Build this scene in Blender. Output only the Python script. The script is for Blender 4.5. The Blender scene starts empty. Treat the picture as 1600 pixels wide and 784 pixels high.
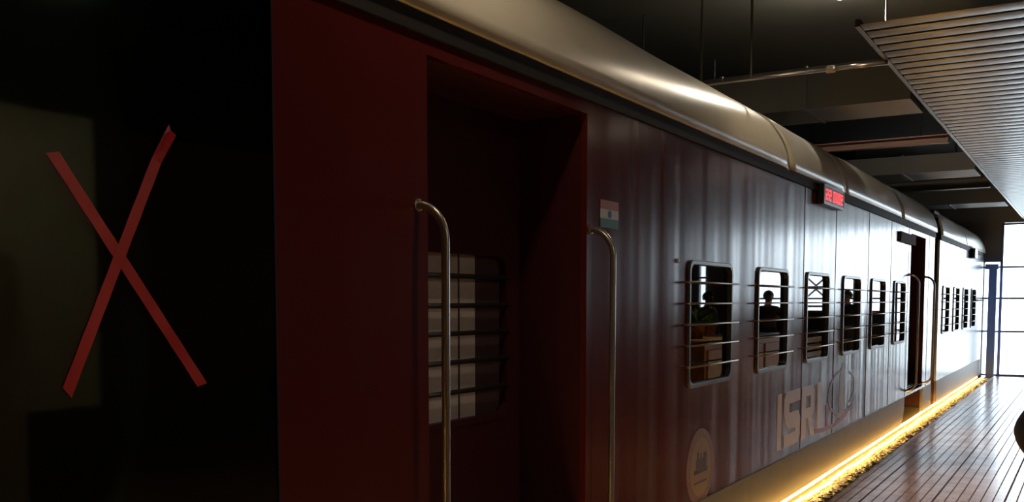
import bpy, bmesh, math, random
from mathutils import Vector, Matrix
random.seed(7)
PI = math.pi
SC = bpy.context.scene
COL = SC.collection

# ------------------------------------------------------------------ camera
cam_d = bpy.data.cameras.new('camera'); cam = bpy.data.objects.new('camera', cam_d); COL.objects.link(cam)
cam_d.sensor_width = 36; cam_d.lens = 36 * 1500 / 1600; cam_d.shift_y = 0.1143
cam_d.clip_start = 0.02
cam.location = (1.858, 0, 1.45)
cam.rotation_euler = (math.radians(90 - 4), 0, math.radians(31.21))
SC.camera = cam

# ------------------------------------------------------------------ exposure, world, lights
SC.view_settings.view_transform = 'Standard'; SC.view_settings.look = 'None'
SC.view_settings.gamma = 1; SC.view_settings.use_curve_mapping = False
SC.view_settings.exposure = 0.0
W = bpy.data.worlds.new('sky'); SC.world = W; W.use_nodes = True
bg = W.node_tree.nodes['Background']; bg.inputs[0].default_value = (0.84, 0.93, 1.0, 1); bg.inputs[1].default_value = 8.0
try:
    W.cycles.sampling_method = 'MANUAL'; W.cycles.sample_map_resolution = 64
except Exception: pass
SC.cycles.max_bounces = 8
SC.cycles.sample_clamp_indirect = 6

def light(name, kind, loc, energy, color, size=0.1, rot=(0, 0, 0), **kw):
    d = bpy.data.lights.new(name, kind); d.energy = energy; d.color = color
    if kind == 'AREA': d.size = size
    elif kind in ('POINT', 'SPOT'): d.shadow_soft_size = size
    for k, v in kw.items(): setattr(d, k, v)
    o = bpy.data.objects.new(name, d); COL.objects.link(o); o.location = loc; o.rotation_euler = rot
    return o
# daylight coming in through the glazed end wall: light portal in the opening
pt = light('daylight_portal', 'AREA', (2.25, 20.95, 1.47), 1, (1, 1, 1), 4.6, (-PI / 2, 0, 0), shape='RECTANGLE')
pt.data.size_y = 2.95; pt.data.cycles.is_portal = True
LAMPS = [(0.50, 2.6), (0.50, 6.05)]  # first read off the jamb shadow, second added as fill for the roof
LAMP_Z = 3.33
LAMP_W = 18

# ------------------------------------------------------------------ helpers
def newmat(name, color, rough=0.5, metal=0.0, spec=0.5, coat=0.0, emis=None, estr=0):
    m = bpy.data.materials.new(name); m.use_nodes = True
    p = m.node_tree.nodes['Principled BSDF']
    p.inputs['Base Color'].default_value = (*color, 1); p.inputs['Roughness'].default_value = rough
    p.inputs['Metallic'].default_value = metal; p.inputs['Specular IOR Level'].default_value = spec
    p.inputs['Coat Weight'].default_value = coat; p.inputs['Coat Roughness'].default_value = 0.08
    if emis:
        p.inputs['Emission Color'].default_value = (*emis, 1); p.inputs['Emission Strength'].default_value = estr
    return m
def noise_col(m, c1, c2, scale=(3, 3, 3), detail=4, lo=0.35, hi=0.65):
    nt = m.node_tree; N = nt.nodes; p = N['Principled BSDF']
    tc = N.new('ShaderNodeTexCoord'); mp = N.new('ShaderNodeMapping'); mp.inputs['Scale'].default_value = scale
    nz = N.new('ShaderNodeTexNoise'); nz.inputs['Scale'].default_value = 1; nz.inputs['Detail'].default_value = detail
    r = N.new('ShaderNodeValToRGB'); r.color_ramp.elements[0].position = lo; r.color_ramp.elements[1].position = hi
    r.color_ramp.elements[0].color = (*c1, 1); r.color_ramp.elements[1].color = (*c2, 1)
    nt.links.new(tc.outputs['Object'], mp.inputs[0]); nt.links.new(mp.outputs[0], nz.inputs[0])
    nt.links.new(nz.outputs[0], r.inputs[0]); nt.links.new(r.outputs[0], p.inputs['Base Color'])
    return m
def bump(m, scale=(3, 3, 3), strength=0.2, dist=0.02, detail=2):
    nt = m.node_tree; N = nt.nodes; p = N['Principled BSDF']
    tc = N.new('ShaderNodeTexCoord'); mp = N.new('ShaderNodeMapping'); mp.inputs['Scale'].default_value = scale
    nz = N.new('ShaderNodeTexNoise'); nz.inputs['Scale'].default_value = 1; nz.inputs['Detail'].default_value = detail
    b = N.new('ShaderNodeBump'); b.inputs['Strength'].default_value = strength; b.inputs['Distance'].default_value = dist
    nt.links.new(tc.outputs['Object'], mp.inputs[0]); nt.links.new(mp.outputs[0], nz.inputs[0])
    nt.links.new(nz.outputs[0], b.inputs['Height']); nt.links.new(b.outputs[0], p.inputs['Normal'])
    return m
def glassmat(name, tint, gloss_rough=0.01, ior=1.5):
    m = bpy.data.materials.new(name); m.use_nodes = True; nt = m.node_tree; N = nt.nodes
    N.remove(N['Principled BSDF']); out = N['Material Output']
    t = N.new('ShaderNodeBsdfTransparent'); t.inputs[0].default_value = (*tint, 1)
    g = N.new('ShaderNodeBsdfGlossy'); g.inputs['Roughness'].default_value = gloss_rough
    f = N.new('ShaderNodeFresnel'); f.inputs[0].default_value = ior
    x = N.new('ShaderNodeMixShader')
    nt.links.new(f.outputs[0], x.inputs[0]); nt.links.new(t.outputs[0], x.inputs[1]); nt.links.new(g.outputs[0], x.inputs[2])
    nt.links.new(x.outputs[0], out.inputs[0])
    return m
def obj(name, bm, m, parent=None, smooth=False, loc=None):
    me = bpy.data.meshes.new(name); bm.normal_update(); bm.to_mesh(me); bm.free()
    for q in (m if isinstance(m, (list, tuple)) else [m]): me.materials.append(q)
    if smooth:
        for f in me.polygons: f.use_smooth = True
    o = bpy.data.objects.new(name, me); COL.objects.link(o)
    if parent: o.parent = parent
    if loc: o.location = loc
    return o
def tag(o, label, cat, group=None, kind=None):
    o['label'] = label; o['category'] = cat
    if group: o['group'] = group
    if kind: o['kind'] = kind
    return o
def thing(name, label, cat, loc=(0, 0, 0), rz=0, group=None):
    o = bpy.data.objects.new(name, None); COL.objects.link(o); o.location = loc; o.rotation_euler = (0, 0, rz)
    o.empty_display_size = 0.1
    return tag(o, label, cat, group)
def struct(name, bm, m, smooth=False):
    o = obj(name, bm, m, smooth=smooth); o['kind'] = 'structure'; return o
def bev(o, w=0.005, seg=2):
    md = o.modifiers.new('bevel', 'BEVEL'); md.width = w; md.segments = seg; md.limit_method = 'ANGLE'; return o
def B(): return bmesh.new()
def box(bm, x0, x1, y0, y1, z0, z1, mi=0):
    v = [bm.verts.new((x, y, z)) for x in (x0, x1) for y in (y0, y1) for z in (z0, z1)]
    for q in ((0, 1, 3, 2), (4, 6, 7, 5), (0, 4, 5, 1), (2, 3, 7, 6), (0, 2, 6, 4), (1, 5, 7, 3)):
        f = bm.faces.new([v[i] for i in q]); f.material_index = mi
    return bm
def tube(bm, pts, r, seg=12, cap=True):
    pts = [Vector(p) for p in pts]; rings = []
    up = Vector((0, 0, 1))
    for i, p in enumerate(pts):
        d = ((pts[min(i + 1, len(pts) - 1)] - p).normalized() + (p - pts[max(i - 1, 0)]).normalized())
        if d.length < 1e-6: d = Vector((0, 0, 1))
        d.normalize()
        if i == 0:
            a = d.cross(up if abs(d.dot(up)) < 0.95 else Vector((1, 0, 0))).normalized()
        else:
            a = (a - d * a.dot(d)).normalized()
        b = d.cross(a); rr = r[i] if isinstance(r, (list, tuple)) else r
        rings.append([bm.verts.new(p + (a * math.cos(t) + b * math.sin(t)) * rr) for t in [2 * PI * k / seg for k in range(seg)]])
    for A_, C_ in zip(rings, rings[1:]):
        for k in range(seg): bm.faces.new((A_[k], A_[(k + 1) % seg], C_[(k + 1) % seg], C_[k]))
    if cap:
        bm.faces.new(rings[0][::-1]); bm.faces.new(rings[-1])
    return bm
def lathe(bm, prof, c=(0, 0, 0), seg=20, axis='Z'):
    rings = []
    for r, h in prof:
        ring = []
        for k in range(seg):
            t = 2 * PI * k / seg; a, b = r * math.cos(t), r * math.sin(t)
            p = (a, b, h) if axis == 'Z' else (h, a, b) if axis == 'X' else (a, h, b)
            ring.append(bm.verts.new(Vector(p) + Vector(c)))
        rings.append(ring)
    for A_, C_ in zip(rings, rings[1:]):
        for k in range(seg): bm.faces.new((A_[k], A_[(k + 1) % seg], C_[(k + 1) % seg], C_[k]))
    bm.faces.new(rings[0][::-1]); bm.faces.new(rings[-1])
    bmesh.ops.recalc_face_normals(bm, faces=bm.faces)
    return bm
def rrect(cy, cz, w, h, r, n=6):
    P = []
    for (sy, sz, a0) in ((1, 1, 0), (-1, 1, 90), (-1, -1, 180), (1, -1, 270)):
        for k in range(n + 1):
            a = math.radians(a0 + 90 * k / n)
            P.append((cy + sy * (w / 2 - r) + r * math.cos(a), cz + sz * (h / 2 - r) + r * math.sin(a)))
    return P
def ring_x(bm, outer, inner, x0, x1):
    """a frame lying in the YZ plane between two outlines of equal length"""
    n = len(outer)
    V = [[bm.verts.new((x, y, z)) for (y, z) in L] for x in (x0, x1) for L in (outer, inner)]
    for k in range(n):
        j = (k + 1) % n
        bm.faces.new((V[0][k], V[0][j], V[2][j], V[2][k])); bm.faces.new((V[1][k], V[3][k], V[3][j], V[1][j]))
        bm.faces.new((V[2][k], V[2][j], V[3][j], V[3][k])); bm.faces.new((V[0][k], V[1][k], V[1][j], V[0][j]))
    return bm
def plate_x(bm, outline, x0, x1, mi=0):
    a = [bm.verts.new((x0, y, z)) for y, z in outline]; b = [bm.verts.new((x1, y, z)) for y, z in outline]
    n = len(a); fs = [bm.faces.new(b), bm.faces.new(a[::-1])]
    for k in range(n): fs.append(bm.faces.new((a[k], a[(k + 1) % n], b[(k + 1) % n], b[k])))
    for f in fs: f.material_index = mi
    return bm
def holes_x(bm, x, y0, y1, z0, z1, holes, step=None):
    """sheet in a YZ plane with rectangular holes (ya, yb, za, zb)"""
    ys = sorted({y0, y1, *[h[0] for h in holes], *[h[1] for h in holes]}); zs = sorted({z0, z1, *[h[2] for h in holes], *[h[3] for h in holes]})
    ys = [v for v in ys if y0 <= v <= y1]; zs = [v for v in zs if z0 <= v <= z1]
    vv = {}
    def V(a, b):
        if (a, b) not in vv: vv[(a, b)] = bm.verts.new((x, a, b))
        return vv[(a, b)]
    for a, b in zip(ys, ys[1:]):
        for c, d in zip(zs, zs[1:]):
            my, mz = (a + b) / 2, (c + d) / 2
            if any(h[0] < my < h[1] and h[2] < mz < h[3] for h in holes): continue
            bm.faces.new((V(a, c), V(b, c), V(b, d), V(a, d)))
    return bm
def solid(o, t, off=-1):
    md = o.modifiers.new('solid', 'SOLIDIFY'); md.thickness = t; md.offset = off; return o
def copy_tree(o, parent=None):
    c = o.copy(); COL.objects.link(c)
    if parent: c.parent = parent
    for ch in list(o.children): copy_tree(ch, c)
    return c

# ------------------------------------------------------------------ materials
M = {}
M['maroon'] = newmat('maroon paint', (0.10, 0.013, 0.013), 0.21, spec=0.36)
bump(M['maroon'], (0, 4.4, 0.12), 0.6, 0.013, 1)
M['glare_pale'] = newmat('coach paint paled for glare', (0.52, 0.60, 0.68), 0.22, spec=0.5)  # pale tone stands in for the end wall glare on the second coach
bump(M['glare_pale'], (0, 3.6, 0.18), 0.5, 0.012, 1)
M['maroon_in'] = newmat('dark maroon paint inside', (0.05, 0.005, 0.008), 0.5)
M['cream'] = newmat('cream roof paint', (0.50, 0.46, 0.37), 0.30, spec=0.5)
noise_col(M['cream'], (0.56, 0.51, 0.41), (0.72, 0.67, 0.56), (1.5, 1.2, 2.5), 5)
bump(M['cream'], (1.5, 2.4, 1.5), 0.25, 0.015, 2)
M['skirt'] = newmat('beige skirt paint', (0.15, 0.132, 0.115), 0.45, spec=0.3)
bump(M['skirt'], (0, 3.5, 0.4), 0.4, 0.01, 2)
M['gutter'] = newmat('dark grey gutter', (0.022, 0.019, 0.016), 0.7, spec=0.2)
M['steel'] = newmat('brushed steel tube', (0.42, 0.38, 0.34), 0.3, 0.85)
M['barsteel'] = newmat('window bar steel', (0.28, 0.25, 0.23), 0.35, 0.8)
M['frame'] = newmat('window frame grey', (0.09, 0.085, 0.085), 0.35, 0.5)
M['pane'] = glassmat('tinted coach window glass', (0.10, 0.11, 0.12), 0.015, 1.75)
M['shutter'] = noise_col(newmat('pale shutter', (0.42, 0.36, 0.34), 0.6), (0.52, 0.45, 0.43), (0.62, 0.55, 0.52), (1, 5, 5))
M['shutter2'] = newmat('darker shutter part', (0.07, 0.035, 0.035), 0.6)
M['black'] = newmat('black rubber', (0.01, 0.01, 0.01), 0.6)
M['blackplastic'] = newmat('black plastic', (0.015, 0.015, 0.017), 0.35)
M['darkmetal'] = newmat('dark metal', (0.05, 0.05, 0.05), 0.4, 0.6)
M['whitemetal'] = newmat('white aluminium', (0.6, 0.6, 0.6), 0.35, 0.3)
M['void'] = newmat('dark ceiling paint', (0.085, 0.08, 0.062), 0.8)
M['darkwall'] = newmat('dark wall paint', (0.12, 0.105, 0.08), 0.7)
M['wallpaint'] = noise_col(newmat('grey wall plaster', (0.3, 0.29, 0.27), 0.7), (0.27, 0.26, 0.24), (0.33, 0.32, 0.30), (2, 2, 2))
M['slat'] = newmat('grey metal ceiling slat', (0.10, 0.112, 0.125), 0.32, 0.6)
M['duct'] = newmat('dull galvanised duct', (0.17, 0.165, 0.15), 0.5, 0.3)
M['rust'] = newmat('reddish steel', (0.20, 0.10, 0.075), 0.5, 0.3)
M['tape'] = newmat('red tape', (0.50, 0.018, 0.02), 0.3, spec=0.6)
noise_col(M['tape'], (0.62, 0.03, 0.032), (0.80, 0.07, 0.065), (10, 14, 10), 5)
M['darkglass'] = glassmat('dark smoked glass', (0.17, 0.38, 0.28), 0.04, 1.62)
M['clearglass'] = glassmat('clear glass', (0.95, 0.98, 1.0), 0.0, 1.45)
M['bluepost'] = newmat('blue painted steel', (0.20, 0.38, 0.95), 0.4)
M['mullion'] = newmat('blue grey aluminium', (0.16, 0.22, 0.34), 0.4, 0.3)
M['led_on'] = newmat('warm led tube', (1, 0.7, 0.3), 0.4, emis=(1.0, 0.50, 0.10), estr=42)
M['led_mid'] = newmat('yellow white led tube', (1, 0.8, 0.4), 0.4, emis=(1.0, 0.62, 0.18), estr=9)
M['led_red'] = newmat('red led digits', (0.8, 0.02, 0.02), 0.4, emis=(1.0, 0.03, 0.035), estr=2.6)
M['led_back'] = newmat('dark red display face', (0.05, 0.0, 0.003), 0.3)
M['lampglow'] = newmat('lamp lens', (1, 0.9, 0.7), 0.4, emis=(1.0, 0.84, 0.62), estr=26)
M['gravel'] = noise_col(newmat('pale gravel', (0.5, 0.45, 0.38), 0.7), (0.5, 0.45, 0.4), (0.8, 0.78, 0.72), (9, 9, 9), 2)
M['leaf'] = newmat('dry dark leaf', (0.045, 0.035, 0.012), 0.7)
M['kerb'] = newmat('metal edge strip', (0.30, 0.22, 0.15), 0.4, 0.5)
M['letter'] = newmat('cream lettering paint', (0.66, 0.48, 0.30), 0.3)
M['emblem'] = newmat('tan emblem paint', (0.34, 0.20, 0.08), 0.4)
M['emblem_rim'] = newmat('pinkish emblem rim', (0.28, 0.13, 0.11), 0.4)
M['emblem_dk'] = newmat('brown emblem drawing', (0.085, 0.035, 0.015), 0.4)
M['faded'] = newmat('pale lilac drawing paint', (0.34, 0.28, 0.33), 0.4)
M['swoosh'] = newmat('red drawing paint', (0.32, 0.03, 0.04), 0.4)
M['saffron'] = newmat('flag saffron', (0.40, 0.10, 0.05), 0.5)
M['flagwhite'] = newmat('flag white', (0.55, 0.55, 0.50), 0.5)
M['flagblue'] = newmat('flag blue', (0.02, 0.04, 0.2), 0.5)
M['flaggreen'] = newmat('flag green', (0.02, 0.13, 0.09), 0.5)
M['board'] = newmat('grey violet board', (0.12, 0.10, 0.14), 0.85)
M['beige'] = noise_col(newmat('beige cabinet paint', (0.4, 0.34, 0.24), 0.6), (0.36, 0.30, 0.2), (0.46, 0.4, 0.3), (2, 2, 2))
M['wood'] = noise_col(newmat('brown wood', (0.3, 0.13, 0.05), 0.4), (0.22, 0.09, 0.03), (0.4, 0.19, 0.08), (14, 1.2, 14))
M['woodlt'] = noise_col(newmat('tan wood', (0.4, 0.26, 0.13), 0.45), (0.34, 0.21, 0.1), (0.48, 0.32, 0.17), (1.2, 14, 14))
M['leafgreen'] = newmat('green leaf', (0.05, 0.14, 0.03), 0.5)
M['pot'] = newmat('clay pot', (0.35, 0.13, 0.06), 0.7)
M['soil'] = newmat('soil', (0.03, 0.02, 0.01), 0.9)
M['skin'] = newmat('skin', (0.28, 0.13, 0.075), 0.5)
M['hair'] = newmat('black hair', (0.012, 0.01, 0.009), 0.5)
M['eyewhite'] = newmat('eye', (0.7, 0.7, 0.68), 0.2)
M['navy'] = newmat('navy cloth', (0.02, 0.032, 0.085), 0.8)
M['grey_cloth'] = newmat('grey cloth', (0.09, 0.09, 0.10), 0.85)
M['olive'] = newmat('olive cloth', (0.06, 0.06, 0.035), 0.85)
M['concrete'] = noise_col(newmat('outside paving', (0.6, 0.6, 0.58), 0.8), (0.55, 0.55, 0.53), (0.66, 0.66, 0.64), (1, 1, 1))
M['trusssteel'] = newmat('dark steel truss', (0.03, 0.045, 0.05), 0.5, 0.4)
M['seatcloth'] = newmat('blue coach seat', (0.03, 0.05, 0.14), 0.7)

# tiled floor: narrow strips along the coach with dark joints, joints across
fm = newmat('brown tile floor', (0.15, 0.1, 0.07), 0.3); nt = fm.node_tree; N = nt.nodes; Lk = nt.links.new; P_ = N['Principled BSDF']; P_.inputs['Specular IOR Level'].default_value = 0.13
tc = N.new('ShaderNodeTexCoord'); sp = N.new('ShaderNodeSeparateXYZ'); Lk(tc.outputs['Object'], sp.inputs[0])
def mth(op, a, b=None, clamp=False):
    n = N.new('ShaderNodeMath'); n.operation = op; n.use_clamp = clamp
    for i, v in enumerate((a, b)):
        if v is None: continue
        if isinstance(v, (int, float)): n.inputs[i].default_value = v
        else: Lk(v, n.inputs[i])
    return n.outputs[0]
def joint(coord, pitch, width):
    t = mth('FRACT', mth('DIVIDE', coord, pitch)); e = mth('MINIMUM', t, mth('SUBTRACT', 1.0, t))
    return mth('LESS_THAN', e, width / pitch / 2)
j1 = joint(sp.outputs[0], 0.075, 0.009); j2 = joint(sp.outputs[0], 0.45, 0.014); j3 = joint(sp.outputs[1], 0.15, 0.007)
jl = mth('MAXIMUM', mth('MULTIPLY', j1, 0.9), j2); jj = mth('MAXIMUM', jl, mth('MULTIPLY', j3, 0.45))
nz = N.new('ShaderNodeTexNoise'); nz.inputs['Scale'].default_value = 3.0; nz.inputs['Detail'].default_value = 5; Lk(tc.outputs['Object'], nz.inputs[0])
rp = N.new('ShaderNodeValToRGB'); rp.color_ramp.elements[0].color = (0.36, 0.19, 0.11, 1); rp.color_ramp.elements[1].color = (0.50, 0.29, 0.18, 1)
rp.color_ramp.elements[0].position = 0.35; rp.color_ramp.elements[1].position = 0.65; Lk(nz.outputs[0], rp.inputs[0])
mx = N.new('ShaderNodeMixRGB'); mx.inputs[2].default_value = (0.075, 0.042, 0.03, 1); Lk(jj, mx.inputs[0]); Lk(rp.outputs[0], mx.inputs[1]); Lk(mx.outputs[0], P_.inputs['Base Color'])
Lk(mth('ADD', mth('MULTIPLY', jj, 0.5), 0.22), P_.inputs['Roughness'])
bp = N.new('ShaderNodeBump'); bp.inputs['Strength'].default_value = 0.35; bp.inputs['Distance'].default_value = 0.004
Lk(mth('SUBTRACT', mth('MULTIPLY', nz.outputs[0], 0.6), jj), bp.inputs['Height']); Lk(bp.outputs[0], P_.inputs['Normal'])
M['floor'] = fm

# ------------------------------------------------------------------ the setting
YE = 20.75                        # end wall
XR, XL, YB = 7.0, -4.2, -4.0
bm = B(); box(bm, 0.25, XR, YB, YE + 0.3, -0.12, 0); struct('floor', bm, M['floor'])
bm = B(); box(bm, XL, 0.25, YB, YE + 0.3, -0.16, -0.045); struct('floor_under_train', bm, M['darkwall'])
bm = B(); box(bm, XL, XR, YB, YE + 0.3, 4.05, 4.2); struct('ceiling', bm, M['void'])
bm = B(); box(bm, XL - 0.15, XL, YB, YE + 0.3, -0.16, 4.2); struct('wall_left', bm, M['darkwall'])
bm = B(); box(bm, XR, XR + 0.15, YB, YE + 0.3, -0.16, 4.2); struct('wall_right', bm, M['darkwall'])
bm = B(); box(bm, XL - 0.15, XR + 0.15, YB - 0.15, YB, -0.16, 4.2); struct('wall_back', bm, M['darkwall'])
# end wall with the glazed opening x 0.27..4.5 and a narrow window further right
bm = B(); box(bm, XL - 0.15, 0.0, YE, YE + 0.2, -0.16, 4.2); box(bm, 0.0, 0.27, YE, YE + 0.2, 2.2, 4.2); box(bm, 0.27, XR + 0.15, YE, YE + 0.2, 2.95, 4.2)
box(bm, 4.5, 5.60, YE, YE + 0.2, -0.12, 2.95); box(bm, 5.78, XR + 0.15, YE, YE + 0.2, -0.12, 2.95); box(bm, 5.60, 5.78, YE, YE + 0.2, -0.12, 1.0)
struct('wall_end', bm, M['wallpaint'])
bm = B()
for z in (0.015, 0.86, 1.50, 2.10, 2.92): box(bm, 0.27 if z > 2.2 else 0.0, 4.5, YE + 0.03, YE + 0.08, z - 0.018, z + 0.018)
for x in (0.295, 1.35, 2.4, 3.45, 4.48): box(bm, x - 0.025, x + 0.025, YE + 0.025, YE + 0.085, 0, 2.95)
struct('window_1', bm, M['mullion'])
bm = B(); box(bm, 0.27, 4.5, YE + 0.05, YE + 0.056, 0.0, 2.95); box(bm, 0.0, 0.27, YE + 0.05, YE + 0.056, 0.0, 2.2)
o = obj('window_pane', bm, M['clearglass'], bpy.data.objects['window_1'])
bm = B(); box(bm, 5.60, 5.78, YE + 0.03, YE + 0.08, 1.0, 1.04); box(bm, 5.60, 5.78, YE + 0.03, YE + 0.08, 2.91, 2.95)
box(bm, 5.60, 5.62, YE + 0.03, YE + 0.08, 1.0, 2.95); box(bm, 5.76, 5.78, YE + 0.03, YE + 0.08, 1.0, 2.95); box(bm, 5.60, 5.78, YE + 0.03, YE + 0.08, 1.95, 1.99)
struct('window_2', bm, M['mullion'])
bm = B(); box(bm, 5.62, 5.76, YE + 0.05, YE + 0.056, 1.04, 2.91); obj('window_pane', bm, M['clearglass'], bpy.data.objects['window_2'])
# lowered metal slat ceiling over the walkway
bm = B(); y = 5.75
while y < YE - 0.02:
    y1 = min(y + 0.142, YE); n = 5; lo = []
    for k in range(n + 1):       # each slat bows down a little across its width
        yy = y + (y1 - y) * k / n; z = 3.0 + 0.004 * abs(2 * k / n - 1) ** 2.2
        lo.append((bm.verts.new((0.66, yy, z)), bm.verts.new((XR, yy, z))))
    for a, b in zip(lo, lo[1:]): bm.faces.new((a[0], a[1], b[1], b[0]))
    y += 0.18
struct('ceiling_slats', bm, M['slat'])
bm = B(); box(bm, 0.67, XR, 5.80, YE, 3.010, 3.018); struct('ceiling_backing', bm, M['black'])
bm = B(); box(bm, 0.64, 0.668, 5.75, YE, 2.994, 3.035); struct('trim_1', bm, M['slat'])
bm = B(); box(bm, 0.235, 0.262, YB, YE, -0.045, 0.004); struct('trim_2', bm, M['kerb'])
bm = B(); box(bm, -30, 40, YE + 0.3, 90, -0.3, -0.1); struct('ground', bm, M['concrete'])

# ------------------------------------------------------------------ coaches
S0, S1 = -3.6, 13.97
WIN = [4.877 + 1.2225 * k for k in range(6)]
WW, WZ0, WZ1 = 0.70, 0.985, 1.662
D1 = (2.54, 3.68); D2 = (12.05, 13.18); DZ0, DZ1 = 0.40, 2.236

def make_window(y0, parent, w=WW):
    cy, cz, h = y0 + w / 2, (WZ0 + WZ1) / 2, WZ1 - WZ0
    bm = B(); ring_x(bm, rrect(cy, cz, w + 0.014, h + 0.014, 0.055), rrect(cy, cz, w - 0.034, h - 0.034, 0.048), -0.03, 0.014)
    f = obj('window', bm, M['frame'], parent); bev(f, 0.004)
    bm = B(); plate_x(bm, rrect(cy, cz, w - 0.02, h - 0.02, 0.06), -0.022, -0.014); obj('pane', bm, M['pane'], f)
    for k in range(5):
        z = WZ0 + h * (k + 1) / 6.0
        bm = B(); a, b = y0 - 0.045, y0 + w + 0.045
        tube(bm, [(-0.002, a, z), (0.030, a, z), (0.042, a + 0.014, z), (0.042, b - 0.014, z), (0.030, b, z), (-0.002, b, z)], 0.0052, 8)
        obj('window_bar', bm, M['barsteel'], f, smooth=True)
    return f
def copy_window(f, dy, parent):
    c = copy_tree(f, parent); c.location.y += dy; return c
def roof_profile(R):
    pr = [(0.03 - R + R * math.cos(t), 2.36 + R * math.sin(t)) for t in [PI / 2 * k / 12 for k in range(13)]]
    x, z = pr[-1]
    pr += [(x - 0.4, z + 0.035), (x - 0.85, z + 0.055), (-1.35, z + 0.06)]
    return pr
def roof_panel(y0, y1, parent, notch=False):
    bm = B(); n = max(6, int((y1 - y0) / 0.12)); rows = []
    for i in range(n + 1):
        y = y0 + 0.004 + (y1 - y0 - 0.008) * i / n
        R = 0.457 * (1 + 0.016 * math.sin(y * 2.1) + 0.008 * math.sin(y * 4.7 + 1))
        if notch: R *= 1 - 0.09 * max(0, 1 - (y1 - y) / 0.5) ** 2
        pr = roof_profile(R)
        k0 = 0.036 if notch and y > y1 - 0.012 else 0
        rows.append([bm.verts.new((x - k0 * 0.4, y, z - k0 * 0.3)) for x, z in pr])
    for A_, C_ in zip(rows, rows[1:]):
        for k in range(len(A_) - 1): bm.faces.new((A_[k], C_[k], C_[k + 1], A_[k + 1]))
    o = obj('roof_panel', bm, M['cream'], parent, smooth=True); solid(o, 0.025, -1); return o
def grab_rail(y, parent):
    bm = B(); r = 0.105; pts = [(-0.002, y, 1.755)]
    for k in range(1, 9):
        a = PI / 2 * k / 8; pts.append((r * math.sin(a) * 1.02, y + 0.0, 1.755 - r * (1 - math.cos(a)) * 1.1))
    for k in range(0, 9):
        a = PI / 2 * k / 8; pts.append((r * math.cos(a), y, 0.40 - r * math.sin(a) + r))
    pts.append((-0.002, y, 0.40))
    tube(bm, pts, 0.0135, 14)
    o = obj('grab_rail', bm, M['steel'], parent, smooth=True)
    return o
def rail_flange(rail, y):
    for z in (1.755, 0.40):
        bm = B(); lathe(bm, [(0.021, 0.0), (0.021, 0.004), (0.015, 0.006)], (0, y, z), 16, 'X'); obj('wall_flange', bm, M['steel'], rail)
def door_leaf(y0, y1, parent, yw0, yw1):
    x = -0.33
    bm = B(); holes_x(bm, x, y0, y1, DZ0, DZ1 + 0.1, [(yw0, yw1, 0.964, 1.645)])
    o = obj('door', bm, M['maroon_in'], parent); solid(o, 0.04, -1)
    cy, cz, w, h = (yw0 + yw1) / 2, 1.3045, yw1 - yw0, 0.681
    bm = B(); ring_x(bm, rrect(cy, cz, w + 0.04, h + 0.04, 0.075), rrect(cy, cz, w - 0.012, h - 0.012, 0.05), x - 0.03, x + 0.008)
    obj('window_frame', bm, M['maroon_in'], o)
    ym = yw0 + 0.71 * w
    bm = B(); box(bm, x - 0.034, x - 0.026, yw0 - 0.01, ym, 0.955, 1.655); obj('shutter_panel', bm, M['shutter'], o)
    bm = B(); box(bm, x - 0.037, x - 0.029, ym, yw1 + 0.01, 0.955, 1.655); obj('shutter_dark_part', bm, M['shutter2'], o)  # right part of the door window, in a darker colour
    bm = B(); box(bm, x - 0.0265, x - 0.0235, ym - 0.125, ym - 0.117, 0.96, 1.65); obj('shutter_seam', bm, M['darkmetal'], o)
    for z in (1.549, 1.431, 1.320, 1.205, 1.085):
        bm = B(); tube(bm, [(x + 0.006, yw0 - 0.01, z), (x + 0.006, yw1 + 0.01, z)], 0.0105, 8); obj('window_bar', bm, M['darkmetal'], o, smooth=True)
    return o

def body(root, s0, s1, doors, wins, skirt_breaks, paint='maroon'):
    holes = [(a, b, DZ0, DZ1) for a, b in doors] + [(w + 0.01, w + WW - 0.01, WZ0 + 0.01, WZ1 - 0.01) for w in wins]
    bm = B(); holes_x(bm, 0.0, s0, s1, 0.335, 2.292, holes)
    o = obj('side_wall', bm, M[paint], root); solid(o, 0.03, -1)
    bm = B(); box(bm, -0.03, 0.012, s0, s1, 2.292, 2.358); obj('gutter', bm, M['gutter'], root)
    for a, b in doors:            # lining: jambs, lintel and step of the recess
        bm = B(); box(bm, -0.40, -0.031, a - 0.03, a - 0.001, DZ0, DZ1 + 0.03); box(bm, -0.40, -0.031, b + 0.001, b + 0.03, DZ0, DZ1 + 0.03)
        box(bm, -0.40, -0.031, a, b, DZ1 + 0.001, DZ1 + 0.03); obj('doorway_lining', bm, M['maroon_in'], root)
        bm = B(); box(bm, -0.40, 0.0, a, b, DZ0 - 0.035, DZ0 - 0.002)
        for k in range(6): box(bm, -0.28 + 0.045 * k, -0.262 + 0.045 * k, a + 0.04, b - 0.04, DZ0 - 0.002, DZ0 + 0.001)
        obj('door_step', bm, M['steel'], root)
    # hidden shell: floor, far side, ends
    bm = B(); box(bm, -2.72, -0.42, s0 + 0.01, s1 - 0.01, 0.33, 0.36); obj('coach_floor', bm, M['darkmetal'], root)
    bm = B(); box(bm, -2.75, -2.72, s0, s1, 0.04, 2.80); box(bm, -2.72, -0.031, s0, s0 + 0.03, 0.04, 2.60); box(bm, -2.72, -0.031, s1 - 0.03, s1, 0.04, 2.60)
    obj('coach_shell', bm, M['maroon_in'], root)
    bm = B(); box(bm, -2.72, -0.03, s0 + 0.03, s1 - 0.03, 2.38, 2.41); obj('inner_ceiling', bm, M['gutter'], root)
    for k in skirt_breaks:
        bm = B(); plate_x(bm, k, -0.025, 0.006); obj('skirt_panel', bm, M['skirt'], root)
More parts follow.
